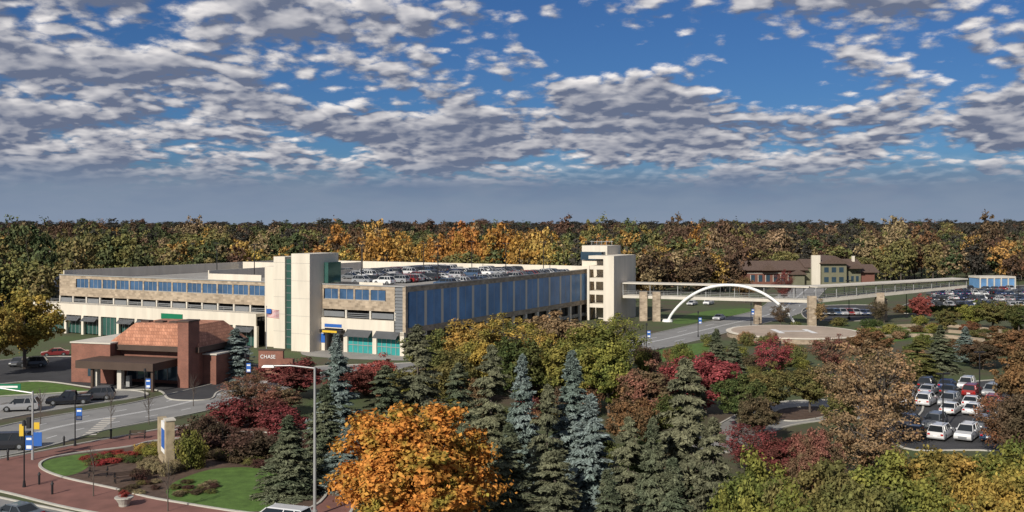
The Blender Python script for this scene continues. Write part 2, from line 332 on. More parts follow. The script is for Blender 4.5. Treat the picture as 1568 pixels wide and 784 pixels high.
# ---------------------------------------------------------------- cars
def car_mesh(kind):
    m=MB()
    L={'sedan':4.7,'suv':4.7,'pickup':5.6,'van':5.0}[kind]/2; belt={'sedan':.92,'suv':1.08,'pickup':1.1,'van':1.1}[kind]; rw=.33 if kind=='sedan' else .38
    ax=[-L+.95,L-.95]
    top=[(-L,.42),(-L,.66),(-L+.12,belt-.16),(-L+1.15,belt-.02),(L-.5,belt+.02),(L-.06,belt-.04),(L,.7),(L,.42),(L-.15,.26)]
    bot=[]
    for c in reversed(ax):
        for k in range(9):
            a=math.pi*k/8; bot.append((c+math.cos(a)*(rw+.07),.28+math.sin(a)*(rw+.05)))
    bot.append((-L+.15,.26)); prof=top+bot; n=len(prof)
    hw=.91
    def yy(z): return hw-max(0,z-.62)*.18
    m.mi=0
    m.add([(x,-yy(z),z) for x,z in prof]+[(x,yy(z),z) for x,z in prof],[tuple(range(n)),tuple(range(2*n-1,n-1,-1))]+[(i,n+i,n+(i+1)%n,(i+1)%n) for i in range(n)])
    m.mi=3; m.box(-L+.3,L-.3,-.7,.7,.2,.55)
    for c in ax:
        for s in(-1,1):
            m.mi=2; m.tube((c,s*.68,rw),(c,s*.9,rw),rw,rw,14); m.mi=3; m.tube((c,s*.9,rw),(c,s*.915,rw),rw*.55,rw*.5,10)
    if kind=='sedan': b0,b1,r0,r1,rz=-1.25,1.75,-.4,.95,1.42
    elif kind=='suv': b0,b1,r0,r1,rz=-1.2,2.25,-.5,1.85,1.72
    elif kind=='van': b0,b1,r0,r1,rz=-1.75,2.42,-.9,2.2,1.8
    else: b0,b1,r0,r1,rz=-1.2,.95,-.55,.75,1.8
    hb,hr=.84,.66; z0=belt-.03
    m.mi=1; m.frustum((b0,b1,-hb,hb),z0,(r0,r1,-hr,hr),rz-.06)
    m.mi=0; m.frustum((r0-.02,r1+.02,-hr-.02,hr+.02),rz-.07,(r0+.12,r1-.12,-hr+.1,hr-.1),rz)
    mid=(b0+b1)/2+.1
    for s in(-1,1):
        for (xb,xr) in((b0,r0),(b1,r1),(mid,(r0+r1)/2+.1)): m.tube((xb,s*(hb+.005),z0),(xr,s*(hr+.005),rz-.04),.05,.05,4)
        m.box(b0+.5,b0+.68,s*.95-.1,s*.95+.1,belt,belt+.14)
        if kind in('suv','van'): m.tube((b1-.75,s*(hb+.005),z0),(r1-.55,s*(hr+.005),rz-.04),.06,.06,4)
    if kind=='pickup':
        m.mi=3; m.box(1.05,L-.12,-.72,.72,belt+.0,belt+.035)
        m.mi=0
        for s in(-1,1): m.box(1.0,L-.06,s*.82-.06,s*.82+.06,belt-.02,belt+.12)
        m.box(L-.14,L-.05,-.8,.8,belt-.02,belt+.12)
    if kind=='suv':
        m.mi=3
        for s in(-1,1): m.tube((r0+.3,s*.55,rz+.05),(r1-.2,s*.55,rz+.05),.025,.025,4)
    m.mi=5
    for s in(-1,1): m.box(-L-.02,-L+.1,s*.66-.17,s*.66+.17,.6,.74)
    m.mi=4
    for s in(-1,1): m.box(L-.08,L+.02,s*.7-.14,s*.7+.14,.68,.86)
    m.mi=3; m.box(-L-.03,-L+.05,-.45,.45,.42,.62); m.mi=5; m.box(L-.02,L+.025,-.22,.22,.55,.68)
    return m.mesh('car_'+kind,CARM)
CARS={k:car_mesh(k) for k in('sedan','suv','pickup','van')}
COL=[(.6,.6,.6),(.75,.75,.73),(.03,.03,.035),(.02,.02,.02),(.15,.16,.17),(.3,.31,.32),(.02,.04,.12),(.25,.02,.02),(.1,.11,.13),(.05,.09,.16),(.04,.04,.045),(.4,.4,.41)]
def car(x,y,rot,z=0,kind=None,col=None,name='parked_car'):
    kind=kind or random.choice(['sedan','sedan','suv','suv','suv','pickup' if random.random()<.3 else 'sedan'])
    if kind=='pickup' and name=='parked_car': name='parked_pickup_truck'
    o=bpy.data.objects.new(name,CARS[kind]); o.location=(x,y,z); o.rotation_euler[2]=math.radians(rot)
    o.color=(*(col or random.choice(COL)),1); link(o)
for lx,ya in((-5,22),(-20,22),(-25.5,22),(-39,35.75),(-43.5,41.25)):
    for k in range(30):
        ly=ya+k*2.75
        if ly>80: break
        if random.random()<.88:
            x,y=GW(lx+random.uniform(-.3,.3),ly); car(x,y,ANG+random.choice([0,180])+random.uniform(-2,2),DK+.008)
for lx,ly in((-70,46),(-52,50)):
    x,y=GW(lx,ly); car(x,y,ANG,DK+.008)
def carp(px,py,rot,**k): x,y=G(px,py); car(x,y,rot,z=.025,**k)
carp(31,629,12,kind='suv',col=(.28,.28,.28)); carp(106,619,15,kind='pickup',col=(.012,.012,.014)); carp(148,612,14,kind='suv',col=(.05,.05,.055))
carp(10,688,8,kind='van',col=(.015,.015,.018)); carp(28,560,100,kind='sedan',col=(.1,.1,.1)); carp(50,562,15,kind='suv',col=(.03,.03,.03)); carp(85,545,20,kind='sedan',col=(.2,.03,.03))
carp(25,797,-28,kind='sedan',col=(.1,.12,.14)); carp(1101,490,60,kind='sedan',col=(.6,.6,.62),name='car')
x,y=P(430,80.5); car(x,y,-20,kind='van',col=(.7,.7,.7))
for r_,(ya,xa,xb) in enumerate(((150,1388,1500),(144.5,1390,1530),(136,1385,1540),(130.5,1385,1540),(121,1392,1560),(115,1400,1600))):
    X0=P(xa,ya)[0];X1=P(xb,ya)[0]; k=0
    while X0+k*2.75<X1:
        if random.random()<.78: car(X0+k*2.75,ya-k*.5+random.uniform(-.3,.3),55+random.choice([0,180])+random.uniform(-3,3),.018,col=random.choice(COL+[(.7,.7,.7),(.65,.65,.65),(.3,.31,.32)]))
        k+=1
for ya in (292,298,316,322,342,348,368):
    X0=P(1405+(ya-290)*.4,ya)[0]; k=0
    while X0+k*2.9<P(1640,ya)[0]:
        if random.random()<.82: car(X0+k*2.9,ya,90+random.choice([0,180]),.018)
        k+=1
for k in range(9): x,y=P(1250+k*10,268); car(x,y,90,.018)
for px,Y in((1060,300),(1085,302)): x,y=P(px,Y); car(x,y,60,.01,col=(.7,.7,.7))
bx,by=P(1528,380); r=root('glass_entrance_pavilion',bx,by,5)
m=MB(); m.box(-7,7,0,8,3.6,4.3)
for i in range(6): m.box(-7+i*2.72,-6.6+i*2.72,-.1,.3,0,3.6)
m.obj('frame',CREAM2,r); m=MB(); m.box(-6.8,6.8,.35,7.8,0,3.59); m.obj('glazing',GLB,r)
# ---------------------------------------------------------------- bank
bxx,byy=G(218,590); bk=root('bank_building',bxx,byy,-16)
w=MB(); w.box(-12.5,-5.6,0,13,0,5.9); w.box(-5.6,8.0,2.5,14,0,5.0); w.box(6.4,8.2,-.6,2.2,0,9.6); w.box(8.0,10.2,3.5,13,0,4.4)
w.box(-5.59,-4.6,-.5,2.5,0,3.0); w.obj('brick_walls',BRICK,bk)
w=MB(); w.box(-12.65,-5.45,-.15,13.15,5.9,6.1); w.box(8.02,10.4,3.3,13.2,4.4,4.6); w.box(-5.2,-4.4,-4.5,-3.7,0,3.0);w.box(-1,-.3,-4.5,-3.8,0,3.0); w.obj('coping',CREAM2,bk)
w=MB(); w.frustum((-7.2,8.6,1.4,15,),5.75,(-4.6,6.2,4.6,12),8.7); w.obj('tiled_roof',ROOFT,bk)
w=MB(); w.box(-7.4,8.8,1.2,15.2,4.95,5.75); w.box(-7.4,5.6,-5.4,1.19,3.0,4.1); w.box(6.3,8.3,-.7,2.3,9.6,9.8); w.obj('fascia',BROWN,bk)
w=MB(); w.box(-4.4,6.3,2.38,2.49,.5,3.6); w.box(-9.5,-8.3,-.06,-.01,1.0,3.5);w.obj('bank_windows',GLD,bk)
w=MB() 
for i in range(7): w.box(-4.4+i*1.75,-4.3+i*1.75,2.3,2.37,.5,3.6)
w.box(-1.5,-.9,-1.8,-1.2,0,1.6); w.box(2.4,3.0,-2.6,-2,0,1.6); w.obj('teller_units',LGREY,bk)
w=MB()
for x in(-5.1,5.0): w.box(x,x+.35,-5,-4.65,0,3.0)
w.obj('canopy_posts',BROWN,bk)
w=MB()
for k in range(4): w.box(-4.6+k*2.5,-3.2+k*2.5,6,7.2,8.7,8.95)
w.obj('roof_vents',BROWN,bk)
sx,sy=G(414,583); sg=root('bank_sign_wall',sx,sy,-8)
w=MB(); w.box(-1.9,2.0,0,.5,0,4.6); w.box(2.0,3.6,-.2,.7,0,3.4); w.obj('brick_wall',BRICK,sg)
w=MB(); w.box(-2.05,2.15,-.08,.58,4.6,4.75); w.obj('wall_coping',BROWN,sg)
c=bpy.data.curves.new('letters','FONT'); c.body='CHASE'; c.size=.8; c.extrude=.03; c.materials.append(WHITE)
o=bpy.data.objects.new('letters',c); o.location=(-1.6,-.05,3.4); o.rotation_euler=(math.pi/2,0,0); link(o,sg)
# ---------------------------------------------------------------- house
hx,hy=P(1240,402); hs=root('lodge_house',hx,hy,4)
w=MB(); w.box(-25,-2,0,12,0,5.6); w.box(21,27,2,13,0,4.5); w.obj('maroon_walls',HOUSER,hs)
w=MB(); w.box(4,14,-2,12,0,8.2); w.box(14,21,1,13,0,6.5); w.box(-2,4,0,12,0,6.5); w.box(-8,-3,-2.5,0,0,4); w.obj('olive_walls',HOUSEG,hs)
w=MB(); w.gable(-27,-1,-1.5,13.5,5.6,9.2,'x'); w.gable(3.2,14.8,-3.2,13,8.2,11.3,'y'); w.gable(-2.3,21.6,-.6,13.6,6.6,9.8,'x'); w.gable(19,28.5,.8,14,4.5,7.6,'x'); w.gable(-8.8,-2.2,-3.4,1,4,5.8,'y'); w.gable(15.5,20.5,-2,4,6.2,8.6,'y'); w.gable(-20,-14,-2.6,3,5.6,8.4,'y'); w.obj('roofs',SHING,hs)
w=MB(); w.box(.2,3.6,-1.8,-.7,0,11.5); w.box(18.8,19.8,4,5,8,11); w.obj('stone_chimney',CREAM,hs)
w=MB()
for i in range(7): w.box(-23.5+i*3,-22+i*3,-.06,-.01,1.2,3.8)
for z in(1,4.8):
    for i in range(3): w.box(5+i*3,6.8+i*3,-2.06,-2.01,z,z+2)
for i in range(3): w.box(15+i*2,16.1+i*2,.94,.99,1,3.2)
w.obj('house_windows',GLD,hs)
w=MB()
for i in range(8): w.box(-23.8+i*3,-23.6+i*3,-.09,-.011,1.1,3.9)
w.box(-25,-2,-.07,-.012,4.4,4.6); w.obj('house_trim',CREAM2,hs)
def smallhouse(px,Y,c,rot,rf=GREY):
    x,y=P(px,Y); r=root('suburban_house',x,y,rot); w=MB(); w.box(-9,9,0,10,0,6.0); w.obj('walls',c,r)
    w=MB(); w.gable(-9.6,9.6,-.8,10.8,6.0,10.0,'x'); w.gable(1,7,-2,5,5.6,9.0,'y'); w.obj('roof',rf,r)
    w=MB() 
    for i in range(4): w.box(-7+i*4,-5.6+i*4,-.06,-.01,3.8,5.2)
    w.obj('house_windows',GLD,r)
HOU=((70,560,CREAM2,5),(100,540,WHITE,-12),(124,575,CREAM,8),(112,268,CREAM2,-20))
for a in HOU: smallhouse(*a)
# ---------------------------------------------------------------- skybridge & arch
b=root('skybridge',0,0)
P0,P1,P2,P3=P(957,256),P(1100,248),P(1240,240),P(1470,266)
wh=MB(); gy=MB(); gs=MB(); dkk=MB()
for a,c,z0,z1,zz0,zz1 in((P0,P2,5.5,6.2,5.5,6.2),(P2,P3,5.5,6.2,7.4,8.0)):
    wh.beam(a,c,4.2,z0,z1,zz0,zz1)
    L=math.hypot(c[0]-a[0],c[1]-a[1]); n=int(L/3.2); d=((c[0]-a[0])/L,(c[1]-a[1])/L); nn=(-d[1],d[0])
    top0,top1=(9.0,9.0)
    wh.beam(a,c,4.8,top0,top0+.32,top1+.5 if zz0>6 else top1,(top1+.5 if zz0>6 else top1)+.32); dkk.beam(a,c,4.3,top0-.15,top0-.01,(top1+.35 if zz0>6 else top1-.15),(top1+.49 if zz0>6 else top1-.01))
    for i in range(n+1):
        t_=i/n; x=a[0]+d[0]*L*t_; y=a[1]+d[1]*L*t_; zb=z1+(zz1-z1)*t_
        for s in(-1.9,1.9):
            if i%2==0: gy.tube((x+nn[0]*s,y+nn[1]*s,zb),(x+nn[0]*s,y+nn[1]*s,9.0+(.35*t_ if zz0>6 else 0)),.1,.1,6)
            else: gy.tube((x+nn[0]*s,y+nn[1]*s,zb),(x+nn[0]*s,y+nn[1]*s,zb+1.1),.05,.05,5)
    for s in(-1.95,1.95):
        aa=(a[0]+nn[0]*s,a[1]+nn[1]*s); cc=(c[0]+nn[0]*s,c[1]+nn[1]*s)
        for hh in (.35,.7,1.1): gy.beam(aa,cc,.06,z1+hh-.05,z1+hh,zz1+hh-.05,zz1+hh)
wh.obj('deck_and_canopy',CREAM2,b); gy.obj('railings',LGREY,b); dkk.obj('canopy_soffit',DARK,b)
pr=MB()
for px,Y in((1160,244.6),(1352,252)):
    x,y=P(px,Y); pr.box(x-.8,x+.8,y-.8,y+.8,0,5.5)
for px,Y in ((985,252),(1005,251),(1243,237.0),(1347,248.5)):
    x,y=P(px,Y); pr.box(x-.9,x+.9,y-.7,y+.7,0,7.2)
pr.obj('stone_piers',TAN,b)
ar=MB(); A=P(1022,250);Bq=P(1218,238.5); pts=[]
for i in range(41):
    t_=i/40; u=2*t_-1; z=9.3*max(0,1-abs(u)**2.15)**.8; pts.append((A[0]+(Bq[0]-A[0])*t_,A[1]+(Bq[1]-A[1])*t_-.3,z))
for i in range(40): ar.tube(pts[i],pts[i+1],.33,.33,10)
ar.tube((A[0],A[1],0),(A[0],A[1],.6),1.3,1.1,12)
arch=root('bridge_arch',0,0); ar.obj('arch_rib',WHITE,arch)
ca_=MB()
for i in range(8,34,3): ca_.tube(pts[i],(pts[i][0],pts[i][1]+1,6.1),.04,.04,5)
ca_.obj('hangers',LGREY,arch)
hx,hy=G(1215,507,1.2); hp=root('helipad',hx,hy)
w=MB(); w.tube((0,0,0),(0,0,1.0),13.8,13.8,64); w.obj('pad_wall',TAN,hp)
w=MB(); w.tube((0,0,1.0),(0,0,1.15),14.0,14.0,64); w.obj('pad_rim',CREAM,hp)
w=MB(); w.tube((0,0,1.15),(0,0,1.2),12.9,12.9,64); w.obj('pad_surface',mat('pad_concrete',(.40,.32,.25),var=.2,scale=.3),hp)
w=MB(); w.box(-4,-2.8,-4,4,1.204,1.206); w.box(2.8,4,-4,4,1.204,1.206); w.box(-2.8,2.8,-.6,.6,1.204,1.206); w.obj('pad_marking',WHITE,hp)
rw=MB() 
for k in range(3):
    p=smooth([G(1330,505+k*7),G(1420,500+k*8),G(1500,505+k*9),G(1600,520+k*9)]) 
    for i in range(len(p)-1): rw.beam(p[i],p[i+1],.5,0,.7)
rw.obj('retaining_wall',TAN)
# ---------------------------------------------------------------- street furniture
def lamp(px,Y,topy,arm,rot=0):
    x,y=P(px,Y); h=ZT(topy,Y); r=root('street_lamp',x,y,rot)
    m=MB(); m.tube((0,0,0),(0,0,h),.14,.09,10); m.tube((0,0,0),(0,0,.5),.25,.22,10); m.tube((0,0,h-.1),(-arm*.5,0,h+.12),.06); m.tube((-arm*.5,0,h+.12),(-arm+.5,0,h+.1),.06); m.obj('pole',LGREY,r)
    m=MB(); m.frustum((-arm-.45,-arm+.6,-.2,.2),h-.02,(-arm-.3,-arm+.5,-.12,.12),h+.16); m.obj('head',LGREY,r)
lamp(482,84,562,3.9)
def banner(px,py,h=4.2,col=BLUE,rot=0):
    x,y=G(px,py); r=root('banner_lamp_post',x,y,rot); m=MB(); m.tube((0,0,0),(0,0,h),.07,.06); m.tube((0,0,0),(0,0,.6),.17,.1); m.box(0,.8,-.02,.02,h-.9,h-.85); m.tube((0,0,h),(0,0,h+.5),.2,.13,10); m.obj('post',DARK,r)
    m=MB(); m.box(.12,.75,-.015,.015,h-2.2,h-.92); m.obj('banner',col,r); m=MB(); m.box(.2,.67,-.02,-.017,h-2.1,h-1.8); m.box(.2,.67,-.02,-.017,h-1.3,h-1.1); m.obj('banner_stripe',WHITE,r)
banner(37,746,5.6); banner(115,683,5); banner(222,610,3.6); banner(376,600,5); banner(990,540,5); banner(1069,516,5); banner(1150,500,5)
x,y=G(50,704); r=root('traffic_signal',x,y,0); h=ZT(602,y)
m=MB(); m.tube((0,0,0),(0,0,h+.2),.14,.1,10); m.tube((0,0,h),(-6.5,0,h+1.0),.09,.05,8); m.obj('pole',LGREY,r)
m=MB(); m.box(-3.6,-1.2,-.05,.0,h+.35,h+.95); m.obj('street_name_sign',GREEN,r)
m=MB(); m.box(-3.3,-1.5,-.06,-.052,h+.55,h+.75); m.obj('sign_lettering',WHITE,r)
m=MB(); m.box(-.55,-.2,-.2,.15,3.2,4.3); m.box(-5.6,-5.2,-.2,.2,h-.3,h+.8); m.obj('signal_heads',DARK,r)
m=MB(); m.box(.15,.7,-.04,0,3.1,3.8); m.box(-1.35,-.8,-.04,0,2.4,3.6); m.obj('yellow_sign',YSIGN,r)
m=MB(); m.box(.1,.95,-.06,-.02,1.4,2.8); m.obj('wayfinding_sign',BLUE,r)
x,y=G(408,575); r=root('flagpole',x,y); hh=ZT(470,y); m=MB(); m.tube((0,0,0),(0,0,hh),.09,.05); m.tube((0,0,hh),(0,0,hh+.2),.12,.05); m.obj('pole',LGREY,r)
m=MB()
for k in range(13):
    m.mi=k%2
    for i in range(8): m.add([(i*.25,math.sin(i*.9)*.14,hh-.3-k*.1-i*.03),((i+1)*.25,math.sin((i+1)*.9)*.14,hh-.33-k*.1-i*.03),((i+1)*.25,math.sin((i+1)*.9)*.14,hh-.43-k*.1-i*.03),(i*.25,math.sin(i*.9)*.14,hh-.4-k*.1-i*.03)],[(0,1,2,3)])
m.obj('flag_stripes',[RED,WHITE],r)
m=MB(); m.box(0,.8,-.16,-.145,hh-1.0,hh-.28); m.obj('flag_canton',BLUE,r)
x,y=G(254,708); r=root('monument_sign',x,y,-62)
m=MB(); m.box(-2.6,2.6,-.35,.35,0,.6); m.box(-2.6,-1.6,-.4,.4,.6,4.2); m.box(1.6,2.6,-.4,.4,.6,4.6); m.obj('stone_piers',mat('buff_stone',(.36,.29,.19),var=.3,scale=2),r)
m=MB(); m.box(-1.6,1.6,-.2,.2,.9,4.0); m.obj('sign_panel',WHITE,r)
m=MB(); m.box(-1.3,1.3,-.24,-.21,1.4,3.3); m.box(-1.3,1.3,.21,.24,1.4,3.3); m.obj('sign_face',BLUE,r)
m=MB(); m.box(1.5,2.7,-.5,.5,4.6,4.75); m.obj('cap',CREAM2,r)
def bench(px,py,rot):
    x,y=G(px,py); r=root('park_bench',x,y,rot); m=MB()
    for k in range(4): m.box(-.9,.9,-.25+k*.13,-.15+k*.13,.43,.47)
    for k in range(3): m.box(-.9,.9,.28,.32,.55+k*.13,.64+k*.13)
    m.obj('seat_and_backrest',BROWN,r); m=MB()
    for s in(-.8,.8): m.box(s-.04,s+.04,-.25,-.19,0,.43); m.box(s-.04,s+.04,.24,.3,0,.92); m.box(s-.04,s+.04,-.25,.28,.6,.65)
    m.obj('legs',DARK,r)
bench(150,730,10); bench(190,738,35); bench(210,672,10)
def planter(px,py):
    x,y=G(px,py); r=root('flower_planter',x,y); m=MB(); m.tube((0,0,0),(0,0,.15),.4,.45,16); m.tube((0,0,.15),(0,0,.7),.4,.72,16); m.tube((0,0,.7),(0,0,.8),.78,.78,16); m.obj('bowl',KERB,r); return r
PL=[planter(190,775),planter(262,668)]
for px,py in((80,757),(170,672),(12,705),(98,684),(60,742)):
    x,y=G(px,py); r=root('bollard_light',x,y); m=MB(); m.tube((0,0,0),(0,0,.9),.1,.1,10); m.tube((0,0,.9),(0,0,1.15),.16,.05,10); m.obj('post',DARK,r)
def lotlamp(px,Y,topy):
    x,y=P(px,Y); h=ZT(topy,Y); r=root('parking_lot_lamp',x,y,10); m=MB(); m.tube((0,0,0),(0,0,h),.1,.07); m.box(-.8,-.1,-.18,.18,h,h+.15); m.box(.1,.8,-.18,.18,h,h+.15); m.box(-.8,.8,-.04,.04,h-.05,h); m.box(-.25,.25,-.25,.25,0,.7); m.obj('pole',DARK,r)
for a in((1444,118,573),(1500,140,540),(1478,300,432),(1388,260,430),(1560,310,425),(1300,255,430),(640,190,440)): lotlamp(*a)
# ---------------------------------------------------------------- foliage
def npmesh(name,verts,quads,mi,mats):
    me=bpy.data.meshes.new(name); nv=len(verts); nq=len(quads)
    me.vertices.add(nv); me.vertices.foreach_set('co',np.asarray(verts,np.float32).ravel())
    me.loops.add(nq*4); me.loops.foreach_set('vertex_index',np.asarray(quads,np.int32).ravel())
    me.polygons.add(nq); me.polygons.foreach_set('loop_start',np.arange(0,nq*4,4,dtype=np.int32))
    for m in mats: me.materials.append(m)
    me.polygons.foreach_set('material_index',np.asarray(mi,np.int32)); me.update(calc_edges=True); return me
def unit(a): return a/(np.linalg.norm(a,axis=1,keepdims=True)+1e-9)
def leaves(c,nrm,size,R,asp=.65,tdir=None):
    n=len(c); nrm=unit(nrm); r=R.normal(size=(n,3)) if tdir is None else tdir
    t=unit(r-nrm*(r*nrm).sum(1,keepdims=True)); b=np.cross(nrm,t); s=(size*R.uniform(.6,1.35,n))[:,None]
    v=np.stack([c+t*s,c+b*s*asp,c-t*s,c-b*s*asp],1).reshape(-1,3); q=np.arange(n*4).reshape(n,4); return v,q
def tubes(segs,n=6):
    V=[];Q=[];o=0
    for p,q,r0,r1 in segs:
        p=np.array(p,float);q=np.array(q,float);d=q-p;d/=np.linalg.norm(d)+1e-9
        a=np.cross(d,[.3,.9,.1] if abs(d[1])<.8 else [1,0,0]);a/=np.linalg.norm(a);b=np.cross(d,a)
        an=np.arange(n)*2*math.pi/n; ring=np.outer(np.cos(an),a)+np.outer(np.sin(an),b)
        V.append(p+ring*r0);V.append(q+ring*r1)
        for i in range(n): Q.append((o+i,o+(i+1)%n,o+n+(i+1)%n,o+n+i))
        o+=2*n
    return np.concatenate(V),np.array(Q)
def assemble(name,segs,lv,lq,mats,ns=6):
    tv,tq=tubes(segs,ns); V=np.concatenate([tv,lv]); Q=np.concatenate([tq,lq+len(tv)])
    return npmesh(name,V,Q,np.r_[np.zeros(len(tq)),np.ones(len(lq))],mats)
def decid(name,seed,nc,nl,ls,mt,H_=12.,R_=5.,base=.14,spread=.2,sparse=0,ns=6,loose=.3):
    R=np.random.default_rng(seed); cz=H_*(base+(1-base)*.5); hz=H_*(1-base)*.5
    u=unit(R.normal(size=(nc,3))); rad=R.uniform(.3,1,nc)**.6*R.uniform(.68,.95,nc)
    az=np.arctan2(u[:,1],u[:,0])
    lob=1+.15*np.sin(3*az+seed)+.10*np.sin(7*az+seed*3)*np.cos(4*u[:,2]+seed)+.1*np.sin(5*u[:,2]+seed*2)
    c=u*(rad*lob)[:,None]*[R_,R_,hz] 
    taper=np.where(c[:,2]>0,1,1-.25*(-c[:,2]/hz)); c[:,0]*=taper;c[:,1]*=taper
    c[:,2]+=cz
    cr_=R_*spread*R.uniform(.5,1.4,nc)
    k=R.integers(0,nc,nl); d=unit(R.normal(size=(nl,3))); rr=R.uniform(.1,1,nl)**.5*np.where(R.random(nl)<loose,R.uniform(1,1.7,nl),1)
    pos=c[k]+d*(rr*cr_[k])[:,None]*[1,1,.75]
    out=unit(pos-[0,0,cz*.8]); nr=d*.6+out*.5+R.normal(size=(nl,3))*.65+[0,0,.3]
    lv,lq=leaves(pos,nr,ls,R)
    segs=[((0,0,-.2),(0.05,0,H_*.25),R_*.05,R_*.038),((.05,0,H_*.25),(0,.1,H_*.6),R_*.038,R_*.02),((0,.1,H_*.6),(0,0,H_*.85),R_*.02,R_*.006)]
    for i in range(min(nc,26+sparse)):
        z0=R.uniform(.18,.55)*H_; m=c[i]*.5+np.array([0,0,z0])*.5+R.normal(size=3)*.2+[0,0,-.05*H_]
        segs.append(((0,0,z0),m,R_*.02,R_*.012)); segs.append((m,c[i],R_*.012,R_*.004))
        if ns>4:
            for j in range(3):
                e=c[i]+unit(R.normal(size=(1,3)))[0]*cr_[i]*1.1; segs.append((c[i],e,R_*.004,R_*.0015))
    return assemble(name,segs,lv,lq,[BARK,mt],ns)
def conif(name,seed,nb,per,ls,mt,H_=13.,R_=2.8,irr=.2,droop=.25,pw=.85,base=.04):
    R=np.random.default_rng(seed); C=[];T=[]; segs=[((0,0,-.2),(0,0,H_*.97),.2,.02)]
    hh=np.sort(R.uniform(0,1,nb)**1.15)
    ph=R.uniform(0,6,3)
    for i,h in enumerate(hh):
        z=H_*(base+(1-base)*h); az=R.uniform(0,6.283)
        wob=1+.13*math.sin(az*2+ph[0]+h*5)+.1*math.sin(h*22+ph[1]+az)
        L=R_*((1-h)**pw*.97+.03)*R.uniform(1-irr,1.1)*wob
        d=np.array([math.cos(az),math.sin(az),0]); up=(.35*h-.05)
        if i%3==0: segs.append(((0,0,z),(d[0]*L*.9,d[1]*L*.9,z+L*up-L*.9*droop*.5),.035,.008))
        s=R.uniform(.12,1,per)**.75
        p=np.outer(s*L,d); p[:,2]=z+s*L*up-(s**2)*L*droop
        side=np.array([-d[1],d[0],0]); ww=(.30*(1-s*.65)*L+.08)
        off=R.uniform(-1,1,per)*ww; p+=np.outer(off,side); p[:,2]-=np.abs(off)*.25+R.uniform(0,.25,per)*.6
        C.append(p); T.append(np.outer(np.ones(per),d)+np.outer(np.sign(off)*.7,side)+R.normal(size=(per,3))*.25+[0,0,-.1])
    C=np.concatenate(C);T=np.concatenate(T); n=len(C)
    out=C.copy(); out[:,2]=0; nr=unit(out)*.55+R.normal(size=(n,3))*.5+[0,0,.6]
    lv,lq=leaves(C,nr,ls,R,.32,T)
    return assemble(name,segs,lv,lq,[BARK,mt],5)
LM={}
def lm(n,*a,**k): LM[n]=leafmat('foliage_'+n,*a,**k)
lm('orange',(.58,.22,.02),(.30,.24,.035),hue=.0,thr=(.46,.66),sc=.55)
lm('ygreen',(.28,.25,.05),(.13,.15,.035),hue=.015)
lm('gold',(.44,.28,.05),(.22,.185,.04),hue=.015)
lm('golddeep',(.50,.24,.04),(.32,.16,.035),hue=.02)
lm('olive',(.13,.14,.045),(.19,.165,.05),hue=.02)
lm('green',(.065,.095,.03),(.115,.125,.04),hue=.02)
lm('red',(.38,.075,.07),(.22,.05,.045),hue=.008)
lm('burg',(.21,.05,.045),(.13,.045,.035),hue=.008)
lm('dullred',(.27,.105,.075),(.17,.12,.065),hue=.01)
lm('rust',(.26,.125,.055),(.16,.10,.05),hue=.015)
lm('tan',(.37,.235,.11),(.24,.17,.085),hue=.012)
lm('brown',(.14,.095,.055),(.10,.08,.045),hue=.015)
lm('bronze',(.11,.055,.042),(.08,.06,.038),hue=.01)
lm('blue',(.20,.245,.23),(.13,.17,.145),hue=.01,tr=0)
lm('spruce',(.09,.11,.065),(.135,.145,.085),hue=.01,tr=0)
lm('pine',(.165,.165,.095),(.11,.115,.07),hue=.01,tr=0)
lm('grass',(.36,.28,.15),(.26,.21,.11),hue=.01)
lm('flower',(.40,.04,.04),(.25,.03,.03),hue=.01)
lm('f_gold',(.46,.27,.06),(.32,.20,.05),hue=.02,tr=0)
lm('f_olive',(.14,.14,.05),(.21,.175,.06),hue=.025,tr=0)
lm('f_green',(.06,.08,.035),(.10,.11,.045),hue=.02,tr=0)
lm('f_tan',(.30,.21,.11),(.21,.15,.08),hue=.015,tr=0)
lm('f_rust',(.14,.085,.05),(.10,.065,.042),hue=.02,tr=0)
lm('f_cloudshade',(.06,.054,.044),(.047,.048,.04),hue=.03,tr=0)  # cloud shadow over the far forest, put into the leaf colour
DH=[decid('decid_hi_%d'%i,10+i,260,42000,.145,LM['orange'],spread=.15,loose=.35) for i in range(2)]
DM=[decid('decid_mid_%d'%i,20+i,150,13000,.2,LM['gold'],spread=.16) for i in range(4)]
SP=[decid('decid_sparse_%d'%i,40+i,110,6500,.15,LM['tan'],spread=.16,sparse=70,loose=.5) for i in range(2)]
CH=[conif('conif_hi_%d'%i,50+i,300,90,.2,LM['blue'],irr=.4) for i in range(3)]
CP=[conif('pine_hi_%d'%i,60+i,210,110,.2,LM['pine'],irr=.55,pw=.6,droop=.35,R_=3.2) for i in range(2)]
SH=[decid('shrub_mesh_%d'%i,70+i,60,4500,.09,LM['burg'],H_=2.5,R_=2.,base=-.1,spread=.22) for i in range(3)]
def place(me,name,x,y,sx,sz,mt,z=0,parent=None):
    o=bpy.data.objects.new(name,me); o.location=(x,y,z); o.scale=(sx,sx*random.uniform(.93,1.07),sz); o.rotation_euler[2]=random.uniform(0,6.28); link(o,parent)
    o.material_slots[1].link='OBJECT'; o.material_slots[1].material=LM[mt]; return o
for p_ in PL: place(SH[0],'flowers',0,0,.32,.25,'flower',.72,p_)
cnt=[0]
